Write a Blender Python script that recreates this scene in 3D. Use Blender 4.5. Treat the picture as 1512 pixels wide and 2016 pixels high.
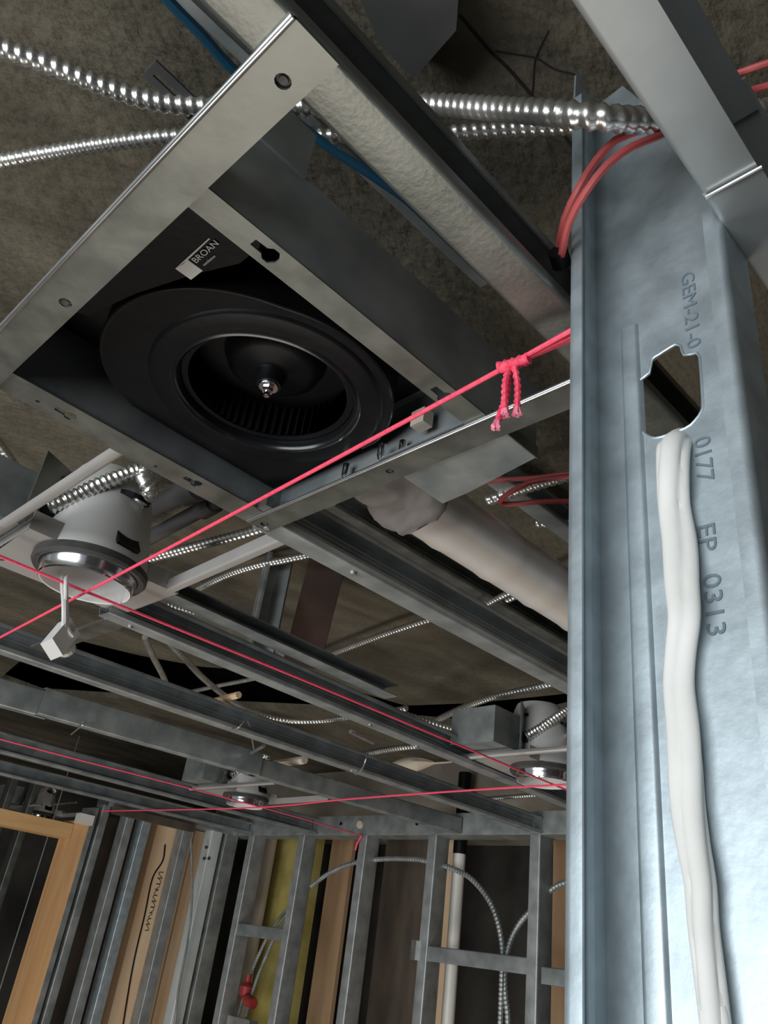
import bpy, bmesh, math, random
from mathutils import Vector, Matrix, noise
from mathutils.geometry import delaunay_2d_cdt
random.seed(7)
SC = bpy.context.scene
for o in list(bpy.data.objects): bpy.data.objects.remove(o)
COL = SC.collection
# ------------------------------------------------------------------ camera
# lengths below are in units of 0.38 m (camera to the underside of the ceiling framing); U() turns them into metres
S = 0.38; EYE = Vector((0, 0, 2.02))
FPX = 1545.0; CX, CY = 756.0, 1008.0
_z = Vector((1149 - CX, -(-1740 - CY), -FPX)).normalized()
_x = Vector((2534 - CX, -(2165 - CY), -FPX)).normalized()
_y = Vector((-900 - CX, -(1670 - CY), -FPX)).normalized()
def _ortho(a, b, c):                     # nearest orthonormal frame to the three measured axes
    M = Matrix((a, b, c)).transposed()
    for _ in range(30):
        M = (M + M.inverted().transposed()) * 0.5
    return M
AX = _ortho(_x, _y, _z)                  # columns: world axes in camera space
cam_data = bpy.data.cameras.new('camera'); cam = bpy.data.objects.new('camera', cam_data); COL.objects.link(cam)
cam.matrix_world = Matrix.Translation(EYE) @ AX.transposed().to_4x4()
cam_data.sensor_fit = 'VERTICAL'; cam_data.sensor_height = 24.0; cam_data.lens = FPX / 2016 * 24.0
cam_data.clip_start = 0.01; cam_data.clip_end = 100
SC.camera = cam
# ------------------------------------------------------------------ light and exposure
SC.view_settings.view_transform = 'Standard'; SC.view_settings.look = 'None'
SC.view_settings.exposure = 0.0; SC.view_settings.gamma = 1.0; SC.view_settings.use_curve_mapping = False
w = bpy.data.worlds.new('world'); SC.world = w; w.use_nodes = True
bg = w.node_tree.nodes['Background']; bg.inputs[0].default_value = (0.90, 0.95, 1.0, 1); bg.inputs[1].default_value = 0.20
def U(x, y, z): return Vector((x * S, y * S, z * S + EYE.z))
def area(name, loc, aim, size, power, col):
    d = bpy.data.lights.new(name, 'AREA'); d.energy = power; d.color = col; d.shape = 'RECTANGLE'; d.size = size[0]; d.size_y = size[1]
    o = bpy.data.objects.new(name, d); COL.objects.link(o); o.location = U(*loc)
    o.rotation_euler = (U(*aim) - U(*loc)).to_track_quat('-Z', 'Y').to_euler(); return o
area('assumed_daylight', (-4.9, 1.0, -0.9), (1.2, 0.8, -0.5), (2.0, 1.2), 58, (0.91, 0.97, 1.0))  # assumed unseen area light, no window known; placed to brighten the near stud
area('interior_fill', (1.4, 3.6, -4.7), (3.4, 5.4, 0.6), (1.3, 1.3), 30, (1.0, 0.93, 0.84))  # added fill lamp brightening the far joists and left wall, no known source

# ------------------------------------------------------------------ pixel of the photograph -> point on a plane of the room
AT = AX.transposed()
def ray(px, py): return AT @ Vector((px - CX, -(py - CY), -FPX))
def Z(px, py, z): d = ray(px, py); return d * (z / d.z)
def X(px, py, x): d = ray(px, py); return d * (x / d.x)
def Y(px, py, y): d = ray(px, py); return d * (y / d.y)

# ------------------------------------------------------------------ materials
def mat(name, col, rough=0.5, metal=0.0, col2=None, scale=8.0, detail=4.0, bump=0.0, bscale=None, rvar=0.0, stretch=None, spec=0.5, coat=0.0, dist=0.0, trans=0.0, bdist=0.004, lohi=(0.35, 0.65)):
    m = bpy.data.materials.new(name); m.use_nodes = True; nt = m.node_tree; p = nt.nodes['Principled BSDF']
    p.inputs['Base Color'].default_value = (*col, 1); p.inputs['Roughness'].default_value = rough; p.inputs['Metallic'].default_value = metal
    p.inputs['Specular IOR Level'].default_value = spec; p.inputs['Coat Weight'].default_value = coat
    tc = nt.nodes.new('ShaderNodeTexCoord'); mp = nt.nodes.new('ShaderNodeMapping'); nt.links.new(tc.outputs['Object'], mp.inputs[0])
    if stretch: mp.inputs['Scale'].default_value = stretch
    n = nt.nodes.new('ShaderNodeTexNoise'); n.inputs['Scale'].default_value = scale; n.inputs['Detail'].default_value = detail; n.inputs['Distortion'].default_value = dist
    nt.links.new(mp.outputs[0], n.inputs[0])
    if col2:
        r = nt.nodes.new('ShaderNodeValToRGB'); r.color_ramp.elements[0].position = lohi[0]; r.color_ramp.elements[1].position = lohi[1]
        r.color_ramp.elements[0].color = (*col, 1); r.color_ramp.elements[1].color = (*col2, 1)
        nt.links.new(n.outputs[0], r.inputs[0]); nt.links.new(r.outputs[0], p.inputs['Base Color'])
    if rvar:
        q = nt.nodes.new('ShaderNodeMapRange'); q.inputs[3].default_value = rough - rvar; q.inputs[4].default_value = rough + rvar
        nt.links.new(n.outputs[0], q.inputs[0]); nt.links.new(q.outputs[0], p.inputs['Roughness'])
    if bump:
        b = nt.nodes.new('ShaderNodeBump'); b.inputs['Strength'].default_value = bump; b.inputs['Distance'].default_value = bdist
        if bscale:
            n2 = nt.nodes.new('ShaderNodeTexNoise'); n2.inputs['Scale'].default_value = bscale; n2.inputs['Detail'].default_value = 6
            nt.links.new(mp.outputs[0], n2.inputs[0]); nt.links.new(n2.outputs[0], b.inputs['Height'])
        else: nt.links.new(n.outputs[0], b.inputs['Height'])
        nt.links.new(b.outputs[0], p.inputs['Normal'])
    return m
M = {}
M['galv'] = mat('galvanized_steel', (0.17, 0.176, 0.158), 0.42, 0.75, (0.245, 0.252, 0.228), 26, rvar=0.10, bump=0.04, bscale=60)
M['galv_blue'] = mat('galvanized_stud_steel', (0.42, 0.48, 0.515), 0.48, 0.72, (0.55, 0.625, 0.665), 42, 6, rvar=0.08, bump=0.05, bscale=160)
M['galv_track'] = mat('pale_galvanized_track', (0.36, 0.38, 0.38), 0.45, 0.55, (0.46, 0.48, 0.475), 14, rvar=0.08, bump=0.03, bscale=60)
M['galv_knurled'] = mat('knurled_galvanized_steel', (0.17, 0.176, 0.158), 0.42, 0.75, (0.25, 0.257, 0.233), 26, rvar=0.1, bump=0.07, bscale=230)
M['stud_bright'] = mat('bright_new_stud_steel', (0.62, 0.67, 0.68), 0.45, 0.3, (0.72, 0.77, 0.78), 12)
M['galv_mid'] = mat('grey_galvanized_steel', (0.31, 0.33, 0.33), 0.46, 0.6, (0.43, 0.45, 0.45), 24, rvar=0.1, bump=0.05, bscale=60)
M['galv_dull'] = mat('weathered_galvanized_steel', (0.26, 0.29, 0.29), 0.5, 0.65, (0.40, 0.42, 0.42), 20, rvar=0.1, bump=0.05, bscale=50)
M['galv_bright'] = mat('bright_zinc_steel', (0.70, 0.72, 0.73), 0.28, 0.95, (0.80, 0.81, 0.82), 15, rvar=0.08)
M['pan'] = mat('light_pan_steel', (0.44, 0.42, 0.40), 0.4, 0.35, (0.52, 0.50, 0.48), 8)
M['flex'] = mat('flexible_conduit_armour', (0.62, 0.61, 0.58), 0.3, 0.9, (0.74, 0.73, 0.70), 30, rvar=0.1)
M['duct'] = mat('spiral_duct_zinc', (0.92, 0.92, 0.94), 0.3, 0.35, (0.96, 0.82, 0.68), 5, 2, rvar=0.1, bump=0.15, bscale=7, stretch=(0.15, 5, 5))  # white to tan streaks put the duct's reflections into its colour
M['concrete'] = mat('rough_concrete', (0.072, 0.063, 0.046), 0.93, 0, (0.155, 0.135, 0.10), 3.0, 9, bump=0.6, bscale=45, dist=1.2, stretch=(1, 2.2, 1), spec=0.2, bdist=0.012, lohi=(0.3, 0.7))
M['beam'] = mat('pale_concrete_beam', (0.26, 0.22, 0.175), 0.95, 0, (0.42, 0.36, 0.29), 5, 8, bump=0.6, bscale=30)
M['dark_void'] = mat('void_shade_black', (0.010, 0.010, 0.010), 0.9, 0, (0.03, 0.027, 0.024), 6, bump=0.4)  # near-black paints the unlit recess above the slab; cracks use it too
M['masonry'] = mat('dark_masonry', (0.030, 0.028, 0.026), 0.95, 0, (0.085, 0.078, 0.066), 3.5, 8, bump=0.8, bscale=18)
M['floor'] = mat('concrete_floor', (0.11, 0.107, 0.10), 0.85, 0, (0.16, 0.155, 0.145), 4, 6, bump=0.2)
M['black'] = mat('black_plastic', (0.005, 0.005, 0.006), 0.42, 0, (0.008, 0.008, 0.009), 20, bump=0.05, bscale=90, spec=0.14)
M['black_gloss'] = mat('glossy_black_plastic', (0.010, 0.010, 0.011), 0.22, 0, spec=0.5)
M['gasket'] = mat('dark_gasket', (0.035, 0.033, 0.032), 0.7, 0, (0.06, 0.055, 0.052), 30, bump=0.2)
M['white'] = mat('white_enamel', (0.80, 0.79, 0.77), 0.42, 0, (0.74, 0.73, 0.71), 10)
M['white_dome'] = mat('light_housing_paint', (0.52, 0.51, 0.50), 0.45, 0.1, (0.60, 0.59, 0.57), 6)
M['chrome'] = mat('polished_aluminium', (0.85, 0.86, 0.87), 0.16, 1.0)
M['string'] = mat('pink_mason_string', (1.0, 0.06, 0.13), 0.55, 0, (1.0, 0.12, 0.2), 300)
M['string_end'] = mat('frayed_pink_string', (1.0, 0.30, 0.42), 0.8, 0)
M['redwire'] = mat('red_cable_jacket', (0.46, 0.075, 0.075), 0.5, 0, (0.54, 0.10, 0.095), 12)
M['blue'] = mat('blue_tube', (0.008, 0.055, 0.10), 0.4, 0, (0.010, 0.07, 0.13), 6)
M['wood'] = mat('pine_lumber', (0.56, 0.30, 0.13), 0.7, 0, (0.68, 0.40, 0.19), 5, 5, bump=0.1, stretch=(6, 6, 0.5), dist=0.6)
M['wood_x'] = mat('pine_header', (0.56, 0.32, 0.13), 0.7, 0, (0.66, 0.40, 0.18), 5, 5, bump=0.1, stretch=(0.5, 6, 6), dist=0.6)
M['board'] = mat('brown_board', (0.33, 0.20, 0.11), 0.85, 0, (0.43, 0.28, 0.16), 5, 4, stretch=(4, 4, 0.6))
M['tan'] = mat('tan_plywood', (0.68, 0.44, 0.25), 0.8, 0, (0.78, 0.60, 0.42), 4, 4, stretch=(4, 4, 0.6))
M['darkboard'] = mat('dark_board', (0.055, 0.042, 0.033), 0.9, 0, (0.10, 0.075, 0.055), 5, 5, stretch=(3, 3, 0.8), bump=0.3)
M['pvc'] = mat('white_pvc', (0.72, 0.70, 0.66), 0.4, 0, (0.64, 0.61, 0.56), 4)
M['pvc_tan'] = mat('aged_pvc', (0.42, 0.36, 0.29), 0.5, 0, (0.50, 0.44, 0.36), 4)
M['insul'] = mat('yellow_insulation', (0.38, 0.31, 0.08), 0.95, 0, (0.50, 0.42, 0.14), 12, bump=0.8)
M['rust'] = mat('rusty_steel', (0.045, 0.026, 0.020), 0.8, 0.1, (0.12, 0.05, 0.028), 9, 6, bump=0.4, lohi=(0.45, 0.75))
M['iron'] = mat('black_iron', (0.07, 0.07, 0.07), 0.6, 0.3, (0.11, 0.10, 0.10), 9, bump=0.2)
M['mastic'] = mat('grey_duct_mastic', (0.20, 0.18, 0.17), 0.9, 0, (0.26, 0.235, 0.22), 8, 6, bump=0.6, bscale=22)
M['cord'] = mat('white_cable_jacket', (0.84, 0.82, 0.78), 0.6, 0, (0.78, 0.76, 0.72), 25, bump=0.15, bscale=50)
M['foam'] = mat('beige_foam', (0.62, 0.54, 0.44), 0.9, 0, (0.5, 0.42, 0.33), 10, bump=0.6)
M['label_white'] = mat('label_paper', (0.62, 0.61, 0.58), 0.6)
M['ink'] = mat('grey_ink', (0.15, 0.19, 0.22), 0.8)
M['red'] = mat('red_valve_paint', (0.30, 0.03, 0.025), 0.5, 0)
M['twine'] = mat('thin_steel_wire', (0.6, 0.6, 0.58), 0.35, 0.8)

# ------------------------------------------------------------------ builders
def tag(o, label=None, cat=None, group=None, kind=None):
    if label: o['label'] = label
    if cat: o['category'] = cat
    if group: o['group'] = group
    if kind: o['kind'] = kind
    return o
def empty(name, p, label=None, cat=None, group=None):
    o = bpy.data.objects.new(name, None); COL.objects.link(o); o.location = U(*p); o.empty_display_size = 0.05
    return tag(o, label, cat, group)
def world_loc(o):
    v = Vector((0, 0, 0))
    while o: v += o.location; o = o.parent
    return v
class MB:
    def __init__(s): s.v = []; s.f = []
    def add(s, vs, fs):
        b = len(s.v); s.v += [U(*p) for p in vs]; s.f += [tuple(b + i for i in f) for f in fs]
    def quadbox(s, c):      # 8 corners: bottom 4 then top 4
        s.add(c, [(3, 2, 1, 0), (4, 5, 6, 7), (0, 1, 5, 4), (1, 2, 6, 5), (2, 3, 7, 6), (3, 0, 4, 7)])
    def box(s, a, b):
        x0, y0, z0 = a; x1, y1, z1 = b
        s.quadbox([(x0, y0, z0), (x1, y0, z0), (x1, y1, z0), (x0, y1, z0), (x0, y0, z1), (x1, y0, z1), (x1, y1, z1), (x0, y1, z1)])
    def prism(s, pts, f, t0, t1):    # closed 2-D outline swept from t0 to t1, f(a,b,t)->point
        n = len(pts)
        vs = [f(a, b, t0) for a, b in pts] + [f(a, b, t1) for a, b in pts]
        s.add(vs, [tuple(range(n))[::-1], tuple(range(n, 2 * n))] + [(i, (i + 1) % n, n + (i + 1) % n, n + i) for i in range(n)])
    def strip(s, line, f, t0, t1, th, r=0.010):   # folded sheet: open 2-D line, thickness th, swept
        L = [Vector(p) for p in line]; P = [L[0]]
        for i in range(1, len(L) - 1):
            a = (L[i - 1] - L[i]); b = (L[i + 1] - L[i]); rr = min(r, a.length * .4, b.length * .4); a.normalize(); b.normalize()
            p0 = L[i] + a * rr; p2 = L[i] + b * rr
            for u in (0, .33, .67, 1): P.append(p0 * (1 - u) ** 2 + L[i] * 2 * u * (1 - u) + p2 * u * u)
        P.append(L[-1]); Q = []
        for i, p in enumerate(P):
            d = (P[min(i + 1, len(P) - 1)] - P[max(i - 1, 0)]).normalized(); Q.append(p + Vector((-d.y, d.x)) * th)
        n = len(P); vs = [f(p.x, p.y, t) for t in (t0, t1) for p in P + Q]; m = 2 * n; fs = []
        for i in range(n - 1):
            fs += [(i, i + 1, m + i + 1, m + i), (n + i + 1, n + i, m + n + i, m + n + i + 1), (i + 1, i, n + i, n + i + 1), (m + i, m + i + 1, m + n + i + 1, m + n + i)]
        fs += [(0, m, m + n, n), (n - 1, 2 * n - 1, m + 2 * n - 1, m + n - 1)]
        s.add(vs, fs)
    def plate(s, outer, holes, f, t0, t1):     # flat plate with real holes
        vs = []; es = []
        for loop in [outer] + holes:
            b = len(vs); vs += [Vector(p) for p in loop]; es += [(b + i, b + (i + 1) % len(loop)) for i in range(len(loop))]
        ov, oe, of, *_ = delaunay_2d_cdt(vs, es, [], 0, 1e-7)
        def inside(x, y):
            c = False
            for loop in [outer] + holes:
                for i in range(len(loop)):
                    (ax, ay), (bx, by) = loop[i], loop[(i + 1) % len(loop)]
                    if (ay > y) != (by > y) and x < (bx - ax) * (y - ay) / (by - ay) + ax: c = not c
            return c
        of = [fc for fc in of if inside(sum(ov[i].x for i in fc) / len(fc), sum(ov[i].y for i in fc) / len(fc))]
        n = len(ov); cnt = {}
        for fc in of:
            for i in range(len(fc)):
                e = (fc[i], fc[(i + 1) % len(fc)]); cnt[e] = cnt.get(e, 0) + 1
        V3 = [f(p.x, p.y, t0) for p in ov] + [f(p.x, p.y, t1) for p in ov]; F = []
        for fc in of: F.append(tuple(fc)); F.append(tuple(n + i for i in reversed(fc)))
        for (a, b) in cnt:
            if (b, a) not in cnt: F.append((b, a, n + a, n + b))
        s.add(V3, F)
    def rings(s, C, closed_ends=True):     # list of rings (lists of points)
        n = len(C[0]); vs = [p for r in C for p in r]; fs = []
        for j in range(len(C) - 1):
            for i in range(n): fs.append((j * n + i, j * n + (i + 1) % n, (j + 1) * n + (i + 1) % n, (j + 1) * n + i))
        if closed_ends: fs += [tuple(range(n))[::-1], tuple((len(C) - 1) * n + i for i in range(n))]
        s.add(vs, fs)
    def lathe(s, c, prof, n=40, ax='z', closed=True):   # prof: (radius, height)
        C = []
        for r, h in prof:
            R = []
            for i in range(n):
                a = 2 * math.pi * i / n; u, v = r * math.cos(a), r * math.sin(a)
                R.append({'z': (c[0] + u, c[1] + v, c[2] + h), 'x': (c[0] + h, c[1] + u, c[2] + v), 'y': (c[0] + v, c[1] + h, c[2] + u)}[ax])
            C.append(R)
        s.rings(C, closed)
    def tube(s, path, r, n=8, flat=1.0, lobes=None, step=None, pitch=None, amp=0.0, rfun=None, phase=0):
        P = spline(path, step or max(r * 1.2, 0.01)) if len(path) > 2 or pitch else [Vector(p) for p in path]
        C = []; up = Vector((0, 0, 1)); t0 = (P[1] - P[0]).normalized()
        if abs(t0.z) > .9: up = Vector((0, 1, 0))
        side = t0.cross(up).normalized(); d = 0
        for i, p in enumerate(P):
            t = (P[min(i + 1, len(P) - 1)] - P[max(i - 1, 0)]).normalized(); side = (side - t * side.dot(t)).normalized(); up2 = side.cross(t)
            if i: d += (P[i] - P[i - 1]).length
            R = []
            rr = r * (rfun(i / (len(P) - 1)) if rfun else 1)
            for k in range(n):
                a = 2 * math.pi * k / n; q = rr
                if pitch: q *= 1 + amp * math.sin(2 * math.pi * d / pitch + a)
                if lobes: q *= 1 + lobes[1] * abs(math.cos(lobes[0] * (a + d * phase) / 2))
                R.append(p + side * (math.cos(a) * q) + up2 * (math.sin(a) * q * flat))
            C.append(R)
        s.rings(C)
    def flex(s, path, r, pitch=None, n=10):
        pitch = pitch or r * 1.15
        s.tube(path, r, n, step=pitch / 6.0, pitch=pitch, amp=0.13)
    def build(s, name, m, parent=None, smooth=True, angle=40, jitter=None):
        me = bpy.data.meshes.new(name)
        if parent is not None: org = world_loc(parent)
        else:
            lo = [min(v[k] for v in s.v) for k in range(3)]; hi = [max(v[k] for v in s.v) for k in range(3)]
            org = Vector(((lo[0] + hi[0]) / 2, (lo[1] + hi[1]) / 2, lo[2]))
        me.from_pydata([v - org for v in s.v], [], s.f)
        bm = bmesh.new(); bm.from_mesh(me); bmesh.ops.recalc_face_normals(bm, faces=bm.faces); bm.to_mesh(me); bm.free()
        me.materials.append(m)
        if smooth:
            for p in me.polygons: p.use_smooth = True
            me.set_sharp_from_angle(angle=math.radians(angle))
        o = bpy.data.objects.new(name, me); COL.objects.link(o)
        if parent is not None: o.parent = parent
        else: o.location = org
        return o
def spline(pts, step):
    P = [Vector(p) for p in pts]; P = [P[0] * 2 - P[1]] + P + [P[-1] * 2 - P[-2]]; out = []
    for i in range(1, len(P) - 2):
        n = max(1, int(math.ceil((P[i + 1] - P[i]).length / step)))
        for k in range(n):
            t = k / n; a, b, c, d = P[i - 1], P[i], P[i + 1], P[i + 2]
            out.append(0.5 * ((2 * b) + (c - a) * t + (2 * a - 5 * b + 4 * c - d) * t * t + (3 * b - a - 3 * c + d) * t ** 3))
    out.append(P[-2]); return out
def circle(cx, cy, r, n=14, ry=None): return [(cx + r * math.cos(2 * math.pi * i / n), cy + (ry or r) * math.sin(2 * math.pi * i / n)) for i in range(n)]
def struct(o): o['kind'] = 'structure'; return o
def one(mb, name, m, label, cat, group=None, **k): return tag(mb.build(name, m, **k), label, cat, group)
def frame2(p0, p1):
    """sweep frame for a horizontal member from p0 to p1 (x,y): f(a,b,t) with a = sideways (+left of travel), b = height"""
    p0 = Vector(p0); d = Vector(p1) - p0; L = d.length; d.normalize(); nrm = Vector((-d.y, d.x))
    return (lambda a, b, t: (p0.x + d.x * t + nrm.x * a, p0.y + d.y * t + nrm.y * a, b)), L
TH = 0.004
def joist(name, label, p0, p1, z0, h, fl=0.083, lip=0.022, opens='-', m='galv', cat='ceiling joist', group='steel joists of the dropped ceiling frame', ribs=False, holes=()):
    """C-shaped steel channel on edge; web line runs p0->p1, flanges point to -Y ('-') or +Y ('+')"""
    f, L = frame2(p0, p1); s = -1 if opens == '-' else 1
    web = [(0, z0), (0, z0 + h)]
    if ribs:
        k = h / 4; web = [(0, z0)] + [q for j in (1, 2, 3) for q in ((0, z0 + k * j - .012), (.008, z0 + k * j - .006), (.008, z0 + k * j + .006), (0, z0 + k * j + .012))] + [(0, z0 + h)]
    line = [(s * fl, z0 + lip)] * (lip > 0) + [(s * fl, z0)] + web + [(s * fl, z0 + h)] + [(s * fl, z0 + h - lip)] * (lip > 0)
    b = MB(); b.strip(line, f, 0, L, TH * (1 if s > 0 else -1) * -1)
    o = b.build(name, M[m]); tag(o, label, cat, group)
    for (t, a) in holes:      # screw heads on the underside
        q = MB(); c = f(a * s, z0 - .003, t); q.lathe(c, [(.001, -.006), (.009, -.005), (.012, 0), (.012, .003)], 12); q.build('screw', M['galv_dull'], o)
    return o
def angle_piece(name, label, p0, p1, z0, wd, up, holes=(), m='galv', ext=0):
    """L angle whose level leg lies flat to the right of travel and whose standing leg rises at its far edge"""
    f, L = frame2(p0, p1); g = lambda a, b, t: f(-b, z0 + t, a)
    b = MB(); hl = [circle(t, y, r, 12) for (t, y, r) in holes]
    b.plate([(0, 0), (L, 0), (L, wd), (0, wd)], hl, g, 0, TH)
    b.strip([(-wd, z0 + .001), (-wd, z0 + up)], f, 0, L - .10, TH)
    o = one(b, name, M[m], label, 'cross track', 'cross tracks between the ceiling joists')
    for (t, y, r) in holes:
        q = MB(); c = g(t, y, 0); q.lathe((c[0], c[1], z0), [(.001, .003), (r * .55, .002), (r * .6, .005), (r * 1.1, .006), (r * 1.1, .01)], 6 if False else 12); q.build('screw', M['iron'], o)  # dark disc above each hole stands in for the shade inside it
    q = MB(); q.tube([f(0, z0 + .002, 0), f(0, z0 + .002, L)], .0055, 10); q.build('rolled_hem', M['galv_bright'], o)  # brighter zinc here paints the lit edge of the fold
    return o

# ------------------------------------------------------------------ the setting
hole = [(2.15, 5.6), (2.6, 5.42), (3.0, 5.15), (3.38, 4.62), (3.9, 4.4), (4.35, 4.28), (4.5, 3.7), (4.56, 3.0), (4.5, 2.2), (4.75, 2.2), (4.80, 2.9), (4.92, 3.4), (4.98, 4.15), (4.55, 4.7), (4.2, 5.08), (3.75, 5.9), (3.1, 6.9), (2.76, 7.45), (2.34, 7.38), (2.2, 6.6)]
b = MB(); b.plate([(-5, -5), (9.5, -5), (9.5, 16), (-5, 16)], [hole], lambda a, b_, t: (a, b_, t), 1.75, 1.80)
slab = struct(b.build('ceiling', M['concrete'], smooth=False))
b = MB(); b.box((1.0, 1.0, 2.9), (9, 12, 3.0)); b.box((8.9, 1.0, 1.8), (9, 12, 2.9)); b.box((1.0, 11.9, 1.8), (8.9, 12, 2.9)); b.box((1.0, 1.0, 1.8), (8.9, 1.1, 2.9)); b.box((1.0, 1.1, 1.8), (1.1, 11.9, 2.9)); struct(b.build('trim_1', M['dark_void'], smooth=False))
b = MB(); b.box((-9, -9, -5.6), (10, 16.5, -5.316)); struct(b.build('floor', M['floor'], smooth=False))
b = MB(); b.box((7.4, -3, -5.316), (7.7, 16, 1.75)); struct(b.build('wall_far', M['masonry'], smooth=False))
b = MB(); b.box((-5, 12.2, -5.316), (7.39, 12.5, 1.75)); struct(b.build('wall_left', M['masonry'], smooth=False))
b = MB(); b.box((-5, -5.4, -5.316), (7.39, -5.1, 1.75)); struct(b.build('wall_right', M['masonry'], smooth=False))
b = MB(); b.box((5.95, -1, 1.24), (7.39, 9, 1.749)); struct(b.build('trim_2', M['beam'], smooth=False))
# cracks and seam of the slab
for nm, pts, r in (('crack', [(975, 100), (1010, 106), (1055, 114), (1090, 135), (1130, 146)], .0022), ('crack', [(1080, 60), (1065, 90), (1053, 120), (1050, 160), (1046, 200)], .0018),
                   ('crack', [(700, 150), (735, 172)], .002), ('formwork_seam', [(905, 30), (960, 95), (1010, 145), (1085, 235), (1128, 290)], .004)):
    b = MB(); b.tube([Z(x, y, 1.749) for x, y in pts], r, 6, flat=.6); b.build(nm, M['dark_void'], slab)
# ------------------------------------------------------------------ stud in the foreground
x0, x1, ya, yb = 0.803, 0.887, 0.274, 0.517
ft = empty('metal_stud', (x0, (ya + yb) / 2, -5.316), 'near galvanized wall stud with a punched hole and a white cable hanging down it', 'stud')
wz = lambda a, b_, t: (t, a, b_)         # a = y, b = z
top = [(yb, X(1168, 204, x1).z)] + [(q.y, q.z) for q in (X(1180, 208, x1), X(1228, 172, x1), X(1262, 200, x1))] + [(ya, 1.30)]
kh = [X(px, py, x1) for px, py in [(1258, 775), (1262, 752), (1281, 737), (1286, 712), (1300, 701), (1333, 681), (1343, 684), (1349, 702), (1375, 698), (1380, 706), (1386, 790), (1384, 812), (1370, 832), (1352, 846), (1305, 863), (1285, 864), (1268, 853), (1259, 838)]]
b = MB(); b.plate([(ya, -5.3), (yb, -5.3)] + top, [[(q.y, q.z) for q in kh]], wz, x1 - TH, x1)
b.build('web', M['galv_blue'], ft)
f = lambda a, b_, t: (a, b_, t)
b = MB()
b.strip([(x1, yb), (x0 + .055, yb), (x0 + .05, yb - .004), (x0 + .035, yb - .004), (x0 + .03, yb), (x0, yb), (x0, yb - .0215)], f, -5.3, 1.50, -TH, .008)
hq = [Y(1131, 150, yb), Y(1147, 150, yb), Y(1150, 178, yb), Y(1160, 198, yb)]
b.plate([(x0, 1.49), (x1, 1.49), (x1, max(1.5, X(1168, 204, x1).z))] + [(min(q.x, x1 - .002), q.z) for q in hq[::-1]], [], lambda a, b_, t: (a, yb + t, b_), -TH, 0)
fl_ = b.build('flange', M['galv_blue'], ft)
b = MB(); b.strip([(x1, ya), (x0, ya), (x0, ya + .0215)], f, -5.3, 1.0, TH, .008); b.build('flange', M['galv_blue'], ft)
b = MB(); b.strip([(yb - .075, x1 - .0005), (yb - .07, x1 - .010), (yb - .045, x1 - .010), (yb - .04, x1 - .0005)], lambda a, b_, t: (b_, a, t), -5.3, .93, .002, .004)
0 and b.strip([(ya + .075, x1 - .0005), (ya + .07, x1 - .008), (ya + .035, x1 - .008), (ya + .03, x1 - .0005)], lambda a, b_, t: (b_, a, t), -5.3, .50, .002, .004)
b.build('stiffening_rib', M['galv_blue'], ft)
# rolled lip around the punched hole
b = MB(); b.tube([(x1 - .004, q.y, q.z) for q in kh + kh[:2]], .0022, 6, step=.012); b.build('hole_rim', M['galv_blue'], ft)
def text(name, body, m, parent, loc, size, rx, ry, rz, depth=0.0003, sx=1.0):
    cu = bpy.data.curves.new(name, 'FONT'); cu.body = body; cu.size = size; cu.extrude = depth; cu.align_x = 'LEFT'; cu.resolution_u = 3
    t = bpy.data.objects.new(name, cu); COL.objects.link(t)
    dg = bpy.context.evaluated_depsgraph_get(); me = bpy.data.meshes.new_from_object(t.evaluated_get(dg)); bpy.data.objects.remove(t)
    R = (Matrix.Translation(loc - world_loc(parent)) @ Matrix((rx, ry, rz)).transposed().to_4x4() @ Matrix.Diagonal((sx, 1, 1, 1)))
    me.transform(R); me.materials.clear(); me.materials.append(m)
    o = bpy.data.objects.new(name, me); COL.objects.link(o); o.parent = parent; return o
dn, ps, nr = Vector((0, 0, -1)), Vector((0, -1, 0)), Vector((-1, 0, 0))   # reading direction down, letter tops towards -Y
def stamp(body, px, py, size, gap=1.0, dx=-0.0052):
    q = X(px, py, x1); text('stamped_code', body, M['ink'], ft, U(x1 + dx, q.y, q.z), size, dn, ps, nr, 0.0002, gap)
stamp('0177', 1369, 868, .0125, 1.12); stamp('EP', 1376, 1037, .0125, 1.25); stamp('0313', 1386, 1135, .0125, 1.30)
stamp('GEM-21-0', 1343, 545, .0115, 1.25)
# white cable coming out of the hole
path = [(1345, 862, .99), (1333, 868, .90), (1325, 880, .868), (1322, 930, .858), (1324, 1000, .866), (1335, 1070, .866), (1341, 1150, .862), (1347, 1215, .858), (1341, 1280, .866), (1338, 1350, .868), (1347, 1430, .866), (1352, 1500, .866), (1356, 1580, .866), (1366, 1660, .864), (1379, 1740, .862), (1384, 1820, .864), (1393, 1900, .864), (1402, 1980, .864), (1412, 2080, .864), (1420, 2300, .862)]
b = MB(); P = [X(*p) for p in path]; P += [Vector((.85, P[-1].y - .004, -1.4)), Vector((.84, P[-1].y, -3)), Vector((.83, P[-1].y, -5.2))]
b.tube(P, .0138, 28, flat=.6, lobes=(3, .5), step=.010, phase=3.4, rfun=lambda t: 1.30 + .10 * math.sin(t * 130) * math.exp(-t * 6) - .58 * min(1, t * 6) + .04 * math.sin(t * 67))
one(b, 'white_cable', M['cord'], 'crumpled white cable coming through the hole of the near stud and hanging down it', 'cable')
# ------------------------------------------------------------------ header track over the near stud
def header(name, label, xa, xb, dz, dw):
    b = MB(); b.strip([(.1975 - dw, .968 - dz), (.272, .968 - dz), (.272, 1.16 + dz), (.1975 - dw, 1.16 + dz)], lambda a, b_, t: (t, a, b_), xa, xb, TH)
    return one(b, name, M['galv_track'], label, 'track', 'header tracks over the near stud')
header('wall_track', 'header track crossing the upper right, its near length above the lap joint', -1.2, .80, 0, 0)
hd = header('wall_track', 'header track below the lap joint at the right edge of the picture', .747, 4.2, .006, .004)

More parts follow.
